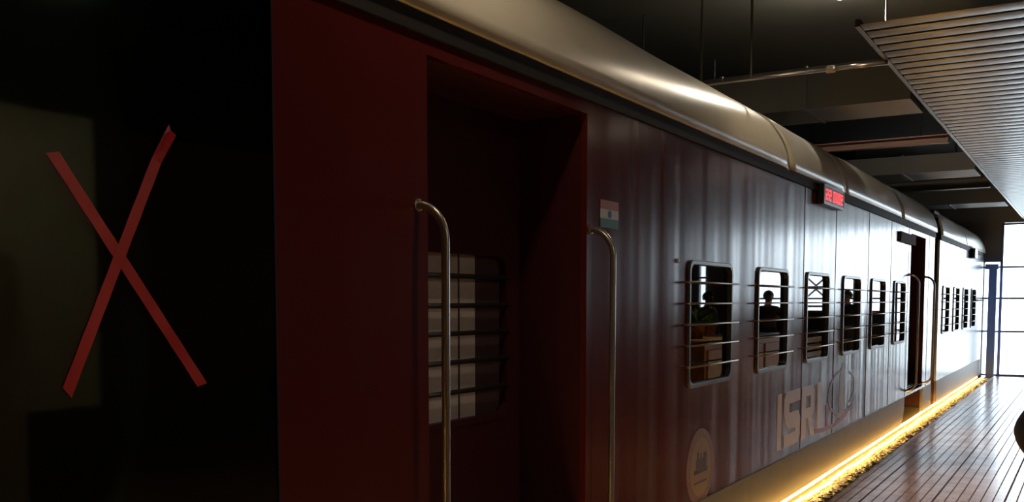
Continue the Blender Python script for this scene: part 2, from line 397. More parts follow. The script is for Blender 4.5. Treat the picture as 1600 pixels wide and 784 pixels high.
def skirt_outline(a, b, rl=0.0, rr=0.0, z0=0.03, z1=0.334):
    P = [(a, z1)]
    if rl: P += [(a + rl - rl * math.cos(t), z0 + rl - rl * math.sin(t)) for t in [PI / 2 * k / 8 for k in range(9)]]
    else: P.append((a, z0))
    if rr: P += [(b - rr + rr * math.sin(t), z0 + rr - rr * math.cos(t)) for t in [PI / 2 * k / 8 for k in range(9)]]
    else: P.append((b, z0))
    P.append((b, z1)); return P[::-1][:] if False else P

c1 = thing('train_coach', 'long maroon passenger coach with cream roof, six barred windows and open doorway', 'train coach', (0, 0, 0), group=None)
body(c1, S0, S1, [D1, D2], WIN, [skirt_outline(S0, 11.86, 0, 0.28), skirt_outline(13.22, S1, 0.0, 0.0)])
bm = B(); box(bm, -0.34, -0.31, 11.6, 13.22, -0.02, 0.365); obj('step_riser', bm, M['skirt'], c1)
w0 = make_window(WIN[0], c1)
for k in range(1, 6): copy_window(w0, WIN[k] - WIN[0], c1)
for i, (a, b) in enumerate([(S0, 6.75), (6.75, 8.45), (8.45, 11.3), (11.3, S1)]): roof_panel(a, b, c1, notch=(i in (0, 2)))
door_leaf(D1[0] + 0.005, D1[1] - 0.005, c1, 2.86, 3.557)
door_leaf(D2[0] + 0.005, D2[1] - 0.005, c1, 12.25, 12.95)
for y in (2.487, 3.715, 11.98, 13.24): rail_flange(grab_rail(y, c1), y)
for y in (0.9, 2.2, 3.83, 7.25, 8.27, 9.62, 10.8, 11.9, 13.5):   # narrow vertical cover strips between side sheets
    if y < 7: continue
    bm = B(); box(bm, 0.0003, 0.0032, y - 0.009, y + 0.009, 0.34, 2.29); o = obj('cover_strip', bm, M['maroon'], c1); bev(o, 0.003)
# flag sticker
bm = B(); fx = 0.0008
ya, yb, za, zb = 3.808, 3.992, 1.772, 1.892; t3 = (zb - za) / 3
box(bm, 0.0, 0.0022, ya, yb, zb - t3, zb, 0); box(bm, 0.0, 0.0022, ya, yb, za + t3, zb - t3, 1); box(bm, 0.0, 0.0022, ya, yb, za, za + t3, 2)
lathe(bm, [(0.0175, 0.0022), (0.0175, 0.003), (0.016, 0.003)], (0, (ya + yb) / 2, (za + zb) / 2), 24, 'X')
for f in bm.faces:
    if f.calc_center_median().x > 0.0021 and abs(f.calc_center_median().z - (za + zb) / 2) < 0.018 and abs(f.calc_center_median().y - (ya + yb) / 2) < 0.018 and len(f.verts) != 4 or (f.calc_center_median().x > 0.0023): f.material_index = 3
o = obj('flag_sticker', bm, [M['saffron'], M['flagwhite'], M['flaggreen'], M['flagblue']], c1); o['label'] = 'small saffron, white and green flag sticker'
# red LED display under the roof edge
bm = B(); box(bm, 0.0, 0.05, 7.60, 8.28, 2.195, 2.350); led = obj('led_display', bm, M['blackplastic'], c1); bev(led, 0.006); led['label'] = 'black display box with red digits'
bm = B(); box(bm, 0.0505, 0.056, 7.60, 8.28, 2.195, 2.213); box(bm, 0.0505, 0.056, 7.60, 8.28, 2.333, 2.350); box(bm, 0.0505, 0.056, 7.60, 7.612, 2.213, 2.333); box(bm, 0.0505, 0.056, 8.268, 8.28, 2.213, 2.333)
obj('display_frame', bm, M['whitemetal'], led)
bm = B(); box(bm, 0.0502, 0.0525, 7.612, 8.268, 2.213, 2.333); obj('display_face', bm, M['led_back'], led)
SEG = {'0': 'abcdef', '1': 'bc', '2': 'abged', '3': 'abgcd', '8': 'abcdefg', '5': 'afgcd'}
def digit(ch, y, w, z0, z1, t=0.013):
    bm = B()
    zm = (z0 + z1) / 2; x0, x1 = 0.0525, 0.0545
    R = {'a': (y, y + w, z1 - t, z1), 'd': (y, y + w, z0, z0 + t), 'g': (y, y + w, zm - t / 2, zm + t / 2), 'f': (y, y + t, zm, z1), 'e': (y, y + t, z0, zm), 'b': (y + w - t, y + w, zm, z1), 'c': (y + w - t, y + w, z0, zm)}
    for s in SEG[ch]: a = R[s]; box(bm, x0, x1, *a)
    obj('display_digit', bm, M['led_red'], led)
for i, ch in enumerate('22'): digit(ch, 7.655 + i * 0.095, 0.075, 2.232, 2.314)
for i, ch in enumerate('0002'): digit(ch, 7.905 + i * 0.085, 0.066, 2.232, 2.314)
# painted lettering
def quad_strip(bm, P, x0=0.0, x1=0.0022, mi=0): plate_x(bm, P, x0, x1, mi)
bm = B(); z0, z1 = 0.405, 0.80; H = z1 - z0
box(bm, 0, 0.0022, 6.615, 6.72, z0, z1)                                           # I
y = 6.79; w = 0.43                                                               # S, square shouldered
for P in ([(y + 0.05, z1), (y, z1 - 0.05), (y, z1 - 0.15), (y + 0.04, z1 - 0.215), (y + 0.13, z1 - 0.215), (y + 0.13, z1 - 0.09), (y + w, z1 - 0.085), (y + w, z1)],
          [(y + 0.04, z1 - 0.2155), (y + 0.10, z0 + 0.12), (y + w, z0 + 0.12), (y + w, z1 - 0.21), (y + w - 0.05, z1 - 0.155), (y + 0.1305, z1 - 0.155), (y + 0.1305, z1 - 0.2155)],
          [(y, z0), (y, z0 + 0.085), (y + w - 0.13, z0 + 0.09), (y + w - 0.13, z0 + 0.1195), (y + w, z0 + 0.1195), (y + w, z0 + 0.05), (y + w - 0.06, z0)]):
    quad_strip(bm, P[::-1])
y = 7.27                                                                          # R
box(bm, 0, 0.0022, y, y + 0.12, z0, z1)
for P in ([(y + 0.1205, z1 - 0.075), (y + 0.1205, z1), (y + 0.33, z1), (y + 0.38, z1 - 0.045), (y + 0.38, z1 - 0.075)],
          [(y + 0.26, z1 - 0.0755), (y + 0.38, z1 - 0.0755), (y + 0.38, z1 - 0.20), (y + 0.34, z1 - 0.225), (y + 0.26, z1 - 0.17)],
          [(y + 0.1205, z1 - 0.17), (y + 0.2595, z1 - 0.1705), (y + 0.3395, z1 - 0.2255), (y + 0.3, z1 - 0.245), (y + 0.1205, z1 - 0.245)],
          [(y + 0.18, z1 - 0.2455), (y + 0.30, z1 - 0.2455), (y + 0.40, z0), (y + 0.27, z0)]):
    quad_strip(bm, P[::-1])
box(bm, 0, 0.0022, 7.74, 7.865, z0, z1)                                           # I
bmesh.ops.recalc_face_normals(bm, faces=bm.faces)
o = obj('painted_lettering', bm, M['letter'], c1); o['label'] = 'large cream capital letters'
# faint drawing beside the letters: slim rocket, orbit arcs, red sweep
bm = B()
quad_strip(bm, [(8.50, 0.50), (8.50, 0.78), (8.56, 0.86), (8.62, 0.92), (8.66, 0.86), (8.70, 0.78), (8.70, 0.50), (8.78, 0.44), (8.42, 0.44)], 0, 0.002)
def arc(bm, cy, cz, ry, rz, a0, a1, t, mi=0, n=16, x1=0.0025):
    for k in range(n):
        a, b = [math.radians(a0 + (a1 - a0) * q / n) for q in (k, k + 1)]
        quad_strip(bm, [(cy + ry * math.cos(a), cz + rz * math.sin(a)), (cy + ry * math.cos(b), cz + rz * math.sin(b)), (cy + (ry - t) * math.cos(b), cz + (rz - t * 0.6) * math.sin(b)), (cy + (ry - t) * math.cos(a), cz + (rz - t * 0.6) * math.sin(a))], 0, x1, mi)
arc(bm, 8.62, 0.66, 0.52, 0.20, 100, 300, 0.035); arc(bm, 8.72, 0.68, 0.40, 0.16, -60, 70, 0.03)
bmesh.ops.recalc_face_normals(bm, faces=bm.faces)
o = obj('painted_rocket', bm, M['faded'], c1); o['label'] = 'faint pale rocket and orbit drawing'
bm = B(); arc(bm, 8.15, 0.62, 1.0, 0.24, 240, 330, 0.06, x1=0.0028); box(bm, 0, 0.0026, 8.03, 8.10, 0.42, 0.60)
bmesh.ops.recalc_face_normals(bm, faces=bm.faces); o = obj('painted_sweep', bm, M['swoosh'], c1); o['label'] = 'faint red curved line'
# round emblem
ey, ez = 5.10, 0.525; bm = B()
def disc(bm, r, x0, x1, mi, n=40, sc=1.0): plate_x(bm, [(ey + r * math.cos(2 * PI * k / n), ez + r * sc * math.sin(2 * PI * k / n)) for k in range(n)], x0, x1, mi)
disc(bm, 0.215, 0, 0.0018, 1); disc(bm, 0.165, 0.0018, 0.0026, 0)
for k in range(24):
    a = 2 * PI * k / 24; cy_, cz_ = ey + 0.19 * math.cos(a), ez + 0.19 * math.sin(a)
    plate_x(bm, [(cy_ + 0.011 * math.cos(q * PI / 2.5), cz_ + 0.011 * math.sin(q * PI / 2.5)) for q in range(5)], 0.0018, 0.0026, 0)
def pl(P, mi=2): plate_x(bm, [(ey + a, ez + b) for a, b in P], 0.0026, 0.0034, mi)
pl([(-0.10, -0.035), (0.11, -0.035), (0.11, -0.012), (-0.10, -0.012)])
pl([(-0.07, -0.0115), (0.05, -0.0115), (0.05, 0.035), (0.03, 0.05), (-0.07, 0.045)]); pl([(0.0505, -0.0115), (0.095, -0.0115), (0.095, 0.075), (0.0505, 0.075)])
pl([(-0.055, 0.0455), (-0.03, 0.0465), (-0.025, 0.085), (-0.06, 0.085)]); pl([(0.0, 0.051), (0.02, 0.0505), (0.015, 0.075), (0.005, 0.075)])
pl([(-0.10, -0.0355 - 0.055), (0.1, -0.0355 - 0.055), (0.1, -0.0355 - 0.045), (-0.10, -0.0355 - 0.045)])
bmesh.ops.recalc_face_normals(bm, faces=bm.faces)
o = obj('round_emblem', bm, [M['emblem'], M['emblem_rim'], M['emblem_dk']], c1); o['label'] = 'round tan railway emblem with an engine drawing'
bm = B(); box(bm, 0, 0.03, 11.2, 12.2, 2.10, 2.21); o = obj('grey_violet_box', bm, M['board'], c1); bev(o, 0.004)  # plain grey violet box high on the wall before the far door
bm = B(); lathe(bm, [(0.012, 0.0), (0.012, 0.006), (0.006, 0.010)], (0, 4.716, 1.658), 12, 'X'); obj('wall_dot', bm, M['whitemetal'], c1)  # small white raised dot beside the first window
# seats inside the coach
def coach_seat(y, parent):
    bm = B(); box(bm, -0.95, -0.15, y, y + 0.10, 0.75, 1.55); o = obj('inner_seat', bm, M['seatcloth'], parent); bev(o, 0.03, 3)
    bm = B(); box(bm, -0.95, -0.15, y + 0.10, y + 0.55, 0.72, 0.82); s = obj('seat_cushion', bm, M['seatcloth'], o); bev(s, 0.02, 2)
    bm = B(); box(bm, -0.9, -0.2, y + 0.05, y + 0.5, 0.36, 0.72); obj('seat_base', bm, M['darkmetal'], o)
for k in range(6): coach_seat(4.95 + 1.2225 * k, c1)

c2 = thing('train_coach', 'coach behind the long maroon one, pale blue grey in place of glare, beside the glazed end wall', 'train coach', (0, 0, 0))
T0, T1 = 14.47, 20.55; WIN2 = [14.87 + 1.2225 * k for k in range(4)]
body(c2, T0, T1, [], WIN2, [skirt_outline(T0, T1)], 'glare_pale')
wB = make_window(WIN2[0], c2)
for k in range(1, 4): copy_window(wB, WIN2[k] - WIN2[0], c2)
for a, b in ((T0, 17.4), (17.4, T1)): roof_panel(a, b, c2)
bm = B(); box(bm, 0.0, 0.09, 18.1, 18.5, 2.18, 2.34); obj('display_box', bm, M['blackplastic'], c2)
bm = B(); tube(bm, [(0, 19.0, 1.46), (0.06, 19.0, 1.46), (0.06, 20.3, 1.46), (0, 20.3, 1.46)], 0.012, 8); obj('side_rail', bm, M['barsteel'], c2, smooth=True)
# bellows between the coaches
vb = thing('vestibule_bellows', 'dark folded gangway between the two coaches', 'gangway', (0, 0, 0))
bm = B()
for k in range(6):
    a = S1 + 0.005 + k * 0.0815; box(bm, -2.2, -0.16 if k % 2 else -0.12, a, a + 0.0805, 0.0, 2.62)
obj('folds', bm, M['black'], vb)
bm = B(); box(bm, -2.2, -0.02, S1 + 0.005, T0 - 0.005, 2.622, 2.66); obj('top_cover', bm, M['gutter'], vb)

# ------------------------------------------------------------------ light strip, gravel, leaves
bm = B(); tube(bm, [(-0.010, YB + 0.1 + 0.5 * k, 0.010 + 0.003 * math.sin(k * 1.3)) for k in range(49)], 0.013, 10)
tag(obj('led_rope', bm, M['led_on'], smooth=True), 'glowing warm yellow light rope tucked under the foot of the coach', 'light strip')
bm = B(); tube(bm, [(0.095 + 0.012 * math.sin(k * 0.9) + 0.006 * math.sin(k * 2.3), YB + 0.1 + 0.2 * k, 0.0135) for k in range(121)], 0.0105, 10)
tag(obj('led_rope', bm, M['led_mid'], smooth=True), 'glowing yellow white light rope lying in the gravel beside the walkway floor', 'light strip')
bm = B()
ico = bmesh.new(); bmesh.ops.create_icosphere(ico, subdivisions=1, radius=1); iv = [v.co.copy() for v in ico.verts]; iff = [[v.index for v in f.verts] for f in ico.faces]; ico.free()
def blob(bm, c, s, rot, mi=0):
    m = Matrix.Rotation(rot, 3, 'Z'); vs = [bm.verts.new(Vector(c) + m @ Vector((v.x * s[0], v.y * s[1], v.z * s[2]))) for v in iv]
    for f in iff: bm.faces.new([vs[i] for i in f]).material_index = mi
y = 3.5
while y < YE - 0.32:
    for x in (0.035, 0.065, 0.095, 0.13, 0.155, 0.18, 0.212):
        if random.random() < 0.85:
            r = random.uniform(0.009, 0.019)
            blob(bm, (x + random.uniform(-.012, .012), y + random.uniform(-.02, .02), -0.026 + random.uniform(-0.006, 0.012)), (r, r * 1.3, r * 0.8), random.uniform(0, 3), 0)
    y += 0.036 if y < 9 else 0.06
box(bm, 0.03, 0.232, YB + 0.1, YE - 0.30, -0.044, -0.030)
tag(obj('gravel_bed', bm, M['gravel'], smooth=False), 'bed of pale gravel around the glowing light rope', 'gravel', kind='stuff')
bm = B()
for k in range(170):
    y = random.choice([random.uniform(6.8, 20), random.uniform(9.5, 12.8), random.uniform(6.8, 9)]); x = random.gauss(0.225, 0.02)
    x = min(max(x, 0.16), 0.255)
    s = random.uniform(0.010, 0.024); blob(bm, (x, y, 0.006 + 0.5 * max(0, 0.02 - abs(x - 0.25))), (s * 0.7, s * 1.6, 0.005), random.uniform(-1, 1))
tag(obj('dry_leaves', bm, M['leaf']), 'dark dry leaf litter along the floor edge of the light strip', 'leaf litter', kind='stuff')

# ------------------------------------------------------------------ lamps and added fill lamps, ducts, beams, pipe in the dark void
LAB = ['warm round hanging lamp nearest the doorway, above the coach roof', 'added fill lamp for the coach roof at the near end of the slatted ceiling', 'warm round hanging lamp beyond the wide duct']
for i, (x, y) in enumerate(LAMPS):
    t = thing('hanging_lamp_or_fill', LAB[i], 'lamp', (x, y, LAMP_Z), group='hanging lamps')
    bm = B(); lathe(bm, [(0.03, 0.20), (0.06, 0.17), (0.085, 0.08), (0.095, 0.0), (0.088, 0.0), (0.078, 0.08)], seg=24); obj('lamp_shade', bm, M['darkmetal'], t, smooth=True)
    bm = B(); lathe(bm, [(0.0795, 0.0), (0.0795, 0.012)], seg=24); obj('lamp_lens', bm, M['lampglow'], t)
    bm = B(); tube(bm, [(0, 0, 0.2), (0, 0, 4.05 - LAMP_Z)], 0.008, 8); obj('rod', bm, M['darkmetal'], t)
    l = light('lamp_light', 'SPOT', (0, 0, -0.03), LAMP_W * (1.0, 0.75)[i], (1.0, 0.80, 0.55), 0.06, (0, 0, 0), spot_size=math.radians(165), spot_blend=0.6); l.parent = t
t = thing('hanging_lamp_or_fill', 'added warm lamp lighting the display board in the hall opposite the dark glass', 'lamp', (3.9, 3.1, 3.2), group='hanging lamps')  # unseen lamp, added to light the board that the dark glass reflects
bm = B(); lathe(bm, [(0.03, 0.20), (0.06, 0.17), (0.085, 0.08), (0.095, 0.0), (0.088, 0.0), (0.078, 0.08)], seg=24); obj('lamp_shade', bm, M['darkmetal'], t, smooth=True)
bm = B(); lathe(bm, [(0.0795, 0.0), (0.0795, 0.012)], seg=24); obj('lamp_lens', bm, M['lampglow'], t)
bm = B(); tube(bm, [(0, 0, 0.2), (0, 0, 0.85)], 0.008, 8); obj('rod', bm, M['darkmetal'], t)
l = light('lamp_light', 'SPOT', (0, 0, -0.03), 75, (1.0, 0.86, 0.68), 0.06, (0, 0, 0), spot_size=math.radians(165), spot_blend=0.6); l.parent = t
t = thing('hanging_lamp_or_fill', 'small added lamp brightening the red tape, close to the dark glass at the left', 'lamp', (1.25, -0.55, 2.75), group='hanging lamps')  # out of view, added to brighten the tape cross
bm = B(); lathe(bm, [(0.02, 0.15), (0.04, 0.12), (0.06, 0.06), (0.066, 0.0), (0.06, 0.0), (0.054, 0.05)], seg=24); obj('lamp_shade', bm, M['darkmetal'], t, smooth=True)
bm = B(); lathe(bm, [(0.055, 0.0), (0.055, 0.01)], seg=24); obj('lamp_lens', bm, M['lampglow'], t)
bm = B(); tube(bm, [(0, 0, 0.15), (0, 0, 1.3)], 0.008, 8); obj('rod', bm, M['darkmetal'], t)
l = light('lamp_light', 'SPOT', (0, 0, -0.02), 24, (1.0, 0.86, 0.7), 0.05, (0, 0.35, 0), spot_size=math.radians(150), spot_blend=0.8); l.parent = t
t = thing('ceiling_globe_lamp', 'bright warm globe lamp on the dark upper ceiling above the coach roof', 'lamp', (0.02, 8.13, 3.925))
bm = B(); lathe(bm, [(0.05, 0.125), (0.05, 0.075), (0.03, 0.055)], seg=20); obj('lamp_holder', bm, M['darkmetal'], t, smooth=False)
bm = B(); bmesh.ops.create_uvsphere(bm, u_segments=24, v_segments=14, radius=0.06); obj('globe', bm, M['lampglow'], t, smooth=True)
l = light('lamp_light', 'POINT', (0, 0, -0.10), 42, (1.0, 0.90, 0.75), 0.03); l.parent = t
for y, lab in ((8.0, 'added warm floor light in the slatted ceiling, nearer of the two'), (11.2, 'added warm floor light in the slatted ceiling, farther of the two')):  # unseen spots added to warm the walkway floor
    t = thing('added_downlight', lab, 'lamp', (1.85, y, 2.992), group='added floor downlights')
    bm = B(); lathe(bm, [(0.075, 0.0), (0.085, -0.004), (0.085, 0.006), (0.06, 0.008)], seg=24); obj('trim_ring', bm, M['whitemetal'], t)
    bm = B(); lathe(bm, [(0.058, -0.006), (0.058, -0.0045)], seg=24); obj('lamp_lens', bm, M['lampglow'], t)
    l = light('lamp_light', 'SPOT', (0, 0, -0.02), 150, (1.0, 0.68, 0.40), 0.04, (0, 0, 0), spot_size=math.radians(72), spot_blend=0.8); l.parent = t
def beam(name, label, y0, y1, z0, z1, m, x0=-3.9, x1=0.595, rods=()):
    t = thing(name, label, 'duct' if 'duct' in name else 'beam', (0, 0, 0))
    bm = B()
    if 'duct' in name: box(bm, x0, x1, y0, y1, z0, z1)
    else:
        ym = (y0 + y1) / 2; box(bm, x0, x1, y0, y1, z0, z0 + 0.012); box(bm, x0, x1, ym - 0.006, ym + 0.006, z0 + 0.012, z1 - 0.012); box(bm, x0, x1, y0, y1, z1 - 0.012, z1)
    o = obj('casing' if 'duct' in name else 'steel_section', bm, m, t); 
    for x in (x0 + 0.4, (x0 + x1) / 2 - 0.1, x1 - 0.25):
        bm = B(); tube(bm, [(x, (y0 + y1) / 2, z1), (x, (y0 + y1) / 2, 4.05)], 0.008, 6); obj('hanger_rod', bm, M['darkmetal'], t)
    if 'duct' in name:
        for x in (-1.6, -0.9, -0.2):
            bm = B(); box(bm, x - 0.012, x + 0.012, y0 - 0.012, y1 + 0.012, z0 - 0.012, z1 + 0.012); obj('flange', bm, M['duct'], t)
beam('air_duct', 'wide dull metal duct crossing the dark void nearest the hanging lamp', 7.95, 8.6, 2.99, 3.32, M['duct'])
beam('air_duct', 'dull metal duct crossing above the coach roof in the middle distance', 12.55, 13.3, 2.99, 3.2, M['duct'])
beam('air_duct', 'dull metal duct crossing above the gap between the coaches, farthest of them', 16.9, 17.7, 2.99, 3.2, M['duct'])
beam('steel_beam', 'reddish steel beam between the wide duct and the middle duct', 10.15, 10.24, 2.97, 3.05, M['rust'])
beam('steel_beam', 'thin grey steel beam just past the middle duct', 14.4, 14.55, 2.97, 3.12, M['duct'])
t = thing('conduit_pipe', 'thin metal conduit pipe hung on rods across the dark void', 'pipe', (0, 0, 0))
bm = B(); tube(bm, [(-1.2, 6.66, 2.985), (0.30, 6.66, 2.985)], 0.011, 10); tube(bm, [(0.30, 6.66, 2.985), (0.66, 6.66, 2.985)], 0.014, 10); obj('pipe', bm, M['steel'], t, smooth=True)
bm = B(); lathe(bm, [(0.02, 0.0), (0.024, 0.01), (0.024, 0.05), (0.02, 0.06)], (0.27, 6.66, 2.985), 14, 'X'); obj('coupling', bm, M['steel'], t)
for x in (-0.60, -0.24):
    bm = B(); tube(bm, [(x, 6.66, 2.995), (x, 6.66, 4.05)], 0.009, 8); obj('hanger_rod', bm, M['steel'], t)

# ------------------------------------------------------------------ blue post at the far end
t = thing('steel_post', 'blue steel post standing at the far end beside the glazed wall', 'post', (0.165, 20.62, -0.045))
bm = B(); box(bm, -0.07, 0.07, -0.06, 0.06, 0, 2.10); o = obj('shaft', bm, M['bluepost'], t); bev(o, 0.006)
bm = B(); box(bm, -0.13, 0.09, -0.075, 0.075, 2.10, 2.20); obj('cap_plate', bm, M['bluepost'], t)
bm = B(); box(bm, -0.09, 0.09, -0.085, 0.085, 0.0, 0.012); obj('base_plate', bm, M['bluepost'], t)

# ------------------------------------------------------------------ dark glass partition with red tape cross
GX, GY = 0.60, 1.251
t = thing('glass_partition', 'dark smoked glass sheet standing in front of the coach at the left', 'glass partition', (GX, 0, 0))
bm = B(); box(bm, -0.005, 0.005, YB + 0.05, GY, 0.03, 4.0); obj('glass_sheet', bm, M['darkglass'], t)
bm = B(); box(bm, -0.03, 0.03, YB + 0.05, GY, 0.0, 0.03); obj('floor_channel', bm, M['darkmetal'], t)
bm = B(); box(bm, -0.007, 0.007, GY + 0.0003, GY + 0.003, 0.03, 4.0); obj('edge_seal', bm, M['black'], t)
def tape(p, q, w, x0, label, fold=False):
    p, q = Vector(p), Vector(q); d = (q - p).normalized(); n = Vector((-d.y, d.x)); L = (q - p).length
    bm = B(); K = 24; rows = []
    for i in range(K + 1):
        c = p + d * L * i / K; ww = w * (1 + 0.03 * math.sin(i * 1.7)) / 2
        lift = 0.0
        if fold and i < 3: lift = 0.0035 * (3 - i)
        jag = 0.004 if i in (0, K) else 0
        rows.append([bm.verts.new((x0 + lift, *(c + n * ww + d * jag))), bm.verts.new((x0 + lift * 0.6, *c)), bm.verts.new((x0 + lift, *(c - n * ww - d * jag)))])
    for A_, C_ in zip(rows, rows[1:]):
        for k in range(2): bm.faces.new((A_[k], A_[k + 1], C_[k + 1], C_[k]))
    bmesh.ops.recalc_face_normals(bm, faces=bm.faces)
    o = obj('tape_strip', bm, M['tape']); solid(o, 0.0004, 0)
    return tag(o, label, 'tape', 'red tape cross on the glass')
tape((0.829, 1.657), (1.083, 1.312), 0.0185, GX + 0.0057, 'strip of red tape running from upper left to lower right on dark glass')
tape((1.026, 1.716), (0.839, 1.319), 0.0185, GX + 0.0064, 'strip of red tape running from upper right to lower left on dark glass', True)
# things across the hall whose dim reflection the dark glass shows
t = thing('storage_cabinet', 'pale round cornered cabinet standing beside the display board across the hall', 'cabinet', (4.25, 2.30, 0))
bm = B(); plate_x(bm, rrect(0.25, 0.88, 0.74, 1.68, 0.12), -0.20, 0.20); o = obj('cabinet_body', bm, M['beige'], t); bev(o, 0.01)
bm = B(); plate_x(bm, rrect(0.25, 0.88, 0.62, 1.52, 0.08), -0.212, -0.201); d = obj('door', bm, M['beige'], t)
bm = B(); tube(bm, [(-0.212, 0.47, 0.8), (-0.235, 0.47, 0.8), (-0.235, 0.47, 0.95), (-0.212, 0.47, 0.95)], 0.006, 8); obj('door_handle', bm, M['steel'], d)
bm = B(); box(bm, -0.17, 0.17, -0.07, 0.57, 0.0, 0.039); obj('plinth', bm, M['darkmetal'], t)
t = thing('display_board', 'tall pale blank display board on two legs across the hall', 'board', (5.1, 3.3, 0))
bm = B(); box(bm, -0.015, 0.015, -0.8, 0.79, 0.75, 2.65); obj('panel', bm, M['beige'], t)
for y in (-0.7, 0.7):
    bm = B(); box(bm, 0.016, 0.05, y - 0.02, y + 0.02, 0.0, 2.3); box(bm, -0.25, 0.25, y - 0.02, y + 0.02, 0.0, 0.03); obj('leg', bm, M['darkmetal'], t)

# ------------------------------------------------------------------ people
def skinned(name, verts, edges, radii, m, parent, sub=2, root=0):
    bm = B(); L = bm.verts.layers.skin.verify(); vs = []
    for i, (v, r) in enumerate(zip(verts, radii)):
        q = bm.verts.new(v); q[L].radius = r if isinstance(r, (list, tuple)) else (r, r); q[L].use_root = (i == root); vs.append(q)
    for a, b in edges: bm.edges.new((vs[a], vs[b]))
    o = obj(name, bm, m, parent)
    s = o.modifiers.new('skin', 'SKIN'); s.use_smooth_shade = True
    s2 = o.modifiers.new('sub', 'SUBSURF'); s2.levels = sub; s2.render_levels = sub
    return o
def person(label, loc, rz, top, legs, height=1.68, arms='hips', shoe=None):
    """figure facing +Y in its own space"""
    k = height / 1.70
    t = thing('person', label, 'person', loc, rz); t.scale = (k, k, k)
    V = []; R = []; E = []
    def add(p, r, prev=None):
        V.append(p); R.append(r); i = len(V) - 1
        if prev is not None: E.append((prev, i))
        return i
    pel = add((0, 0, 0.93), (0.135, 0.10)); wa = add((0, 0.0, 1.07), (0.125, 0.085), pel); ch = add((0, 0.0, 1.26), (0.15, 0.10), wa)
    up = add((0, -0.01, 1.38), (0.10, 0.075), ch); nk = add((0, -0.005, 1.435), 0.056, up); nk2 = add((0, 0.01, 1.475), 0.054, nk)
    h1 = add((0, 0.035, 1.515), (0.06, 0.072), nk2); h2 = add((0, 0.03, 1.58), (0.073, 0.088), h1); h3 = add((0, 0.02, 1.635), (0.062, 0.075), h2)
    ends = {}
    for s in (-1, 1):
        sh = add((s * 0.17, -0.01, 1.38), 0.055, up)
        if arms == 'hips': el, wr, hd = (s * 0.36, -0.06, 1.16), (s * 0.24, 0.10, 1.0), (s * 0.19, 0.13, 0.97)
        elif arms == 'phone': el, wr, hd = (s * 0.30, 0.05, 1.13), (s * 0.14, 0.28, 1.22), (s * 0.09, 0.33, 1.25)
        else: el, wr, hd = (s * 0.235, -0.02, 1.10), (s * 0.25, 0.06, 0.86), (s * 0.25, 0.075, 0.80)
        sv, ev, wv, hv = Vector((s * 0.17, -0.01, 1.38)), Vector(el), Vector(wr), Vector(hd)
        m1 = add(sv.lerp(ev, 0.5), 0.047, sh); e = add(el, 0.040, m1); m2 = add(ev.lerp(wv, 0.4), 0.038, e); w = add(wr, (0.026, 0.022), m2)
        ends[s] = (ev, wv, hv)
        hip = add((s * 0.09, 0, 0.88), 0.085, pel); th = add((s * 0.10, 0.0, 0.70), 0.078, hip); kn = add((s * 0.105, 0.015, 0.49), 0.054, th)
        cf = add((s * 0.108, -0.01, 0.34), 0.053, kn); an = add((s * 0.11, -0.01, 0.10), 0.036, cf); ft = add((s * 0.115, 0.05, 0.045), (0.038, 0.03), an); add((s * 0.12, 0.14, 0.035), (0.035, 0.02), ft)
        # palm
        d = (hv - wv).normalized(); pm = add(wv + d * 0.05, (0.036, 0.016), w); kn_ = add(wv + d * 0.085, (0.034, 0.014), pm)
    body_o = skinned('body', V, E, R, M['skin'], t)
    for s in (-1, 1):       # fingers, each its own chain rooted in the palm
        ev, wv, hv = ends[s]; d = (hv - wv).normalized()
        side = d.cross(Vector((1, 0, 0)) if abs(d.x) < 0.8 else Vector((0, 0, 1))).normalized()
        if side.y < 0: side = -side
        inn = d.cross(side).normalized()
        if inn.x * s > 0: inn = -inn
        for j, ln in enumerate((0.068, 0.078, 0.073, 0.058)):
            o0 = wv + d * 0.075 + side * (0.027 - 0.018 * j)
            skinned('finger', [o0, o0 + d * ln * 0.5 + inn * 0.006, o0 + d * ln * 0.8 + inn * 0.022, o0 + d * ln * 0.92 + inn * 0.038], [(0, 1), (1, 2), (2, 3)], [0.0092, 0.0088, 0.008, 0.007], M['skin'], body_o, 1)
        o0 = wv + d * 0.03 + side * 0.02
        skinned('thumb', [o0, o0 + side * 0.028 + d * 0.022 + inn * 0.008, o0 + side * 0.034 + d * 0.052 + inn * 0.018], [(0, 1), (1, 2)], [0.012, 0.0105, 0.009], M['skin'], body_o, 1)
    # face
    bm = B(); tube(bm, [(0, 0.112, 1.595), (0, 0.125, 1.570), (0, 0.133, 1.555), (0, 0.112, 1.548)], [0.006, 0.009, 0.013, 0.009], 8); obj('nose', bm, M['skin'], t, smooth=True)
    for s in (-1, 1):
        bm = B(); blob(bm, (s * 0.031, 0.104, 1.588), (0.012, 0.007, 0.006), 0); obj('eye', bm, M['hair'], t, smooth=True)
        bm = B(); blob(bm, (s * 0.076, 0.02, 1.575), (0.012, 0.02, 0.031), 0); obj('ear', bm, M['skin'], t, smooth=True)
    bm = B(); tube(bm, [(-0.024, 0.106, 1.526), (0, 0.114, 1.524), (0.024, 0.106, 1.526)], [0.003, 0.006, 0.003], 8); obj('mouth', bm, newmat_once('lips', (0.2, 0.06, 0.05)), t, smooth=True)
    # hair cap
    bm = B(); bmesh.ops.create_uvsphere(bm, u_segments=48, v_segments=40, radius=1)
    bmesh.ops.delete(bm, geom=[v for v in bm.verts if v.co.z < -0.55 + 0.95 * min(1, max(0, (v.co.y + 0.35) / 0.9))], context='VERTS')
    for v in bm.verts: v.co = Vector((v.co.x * 0.080, v.co.y * 0.100 + 0.018, v.co.z * 0.088 + 1.605))
    o = obj('hair', bm, M['hair'], t, smooth=True); solid(o, 0.010, 1)
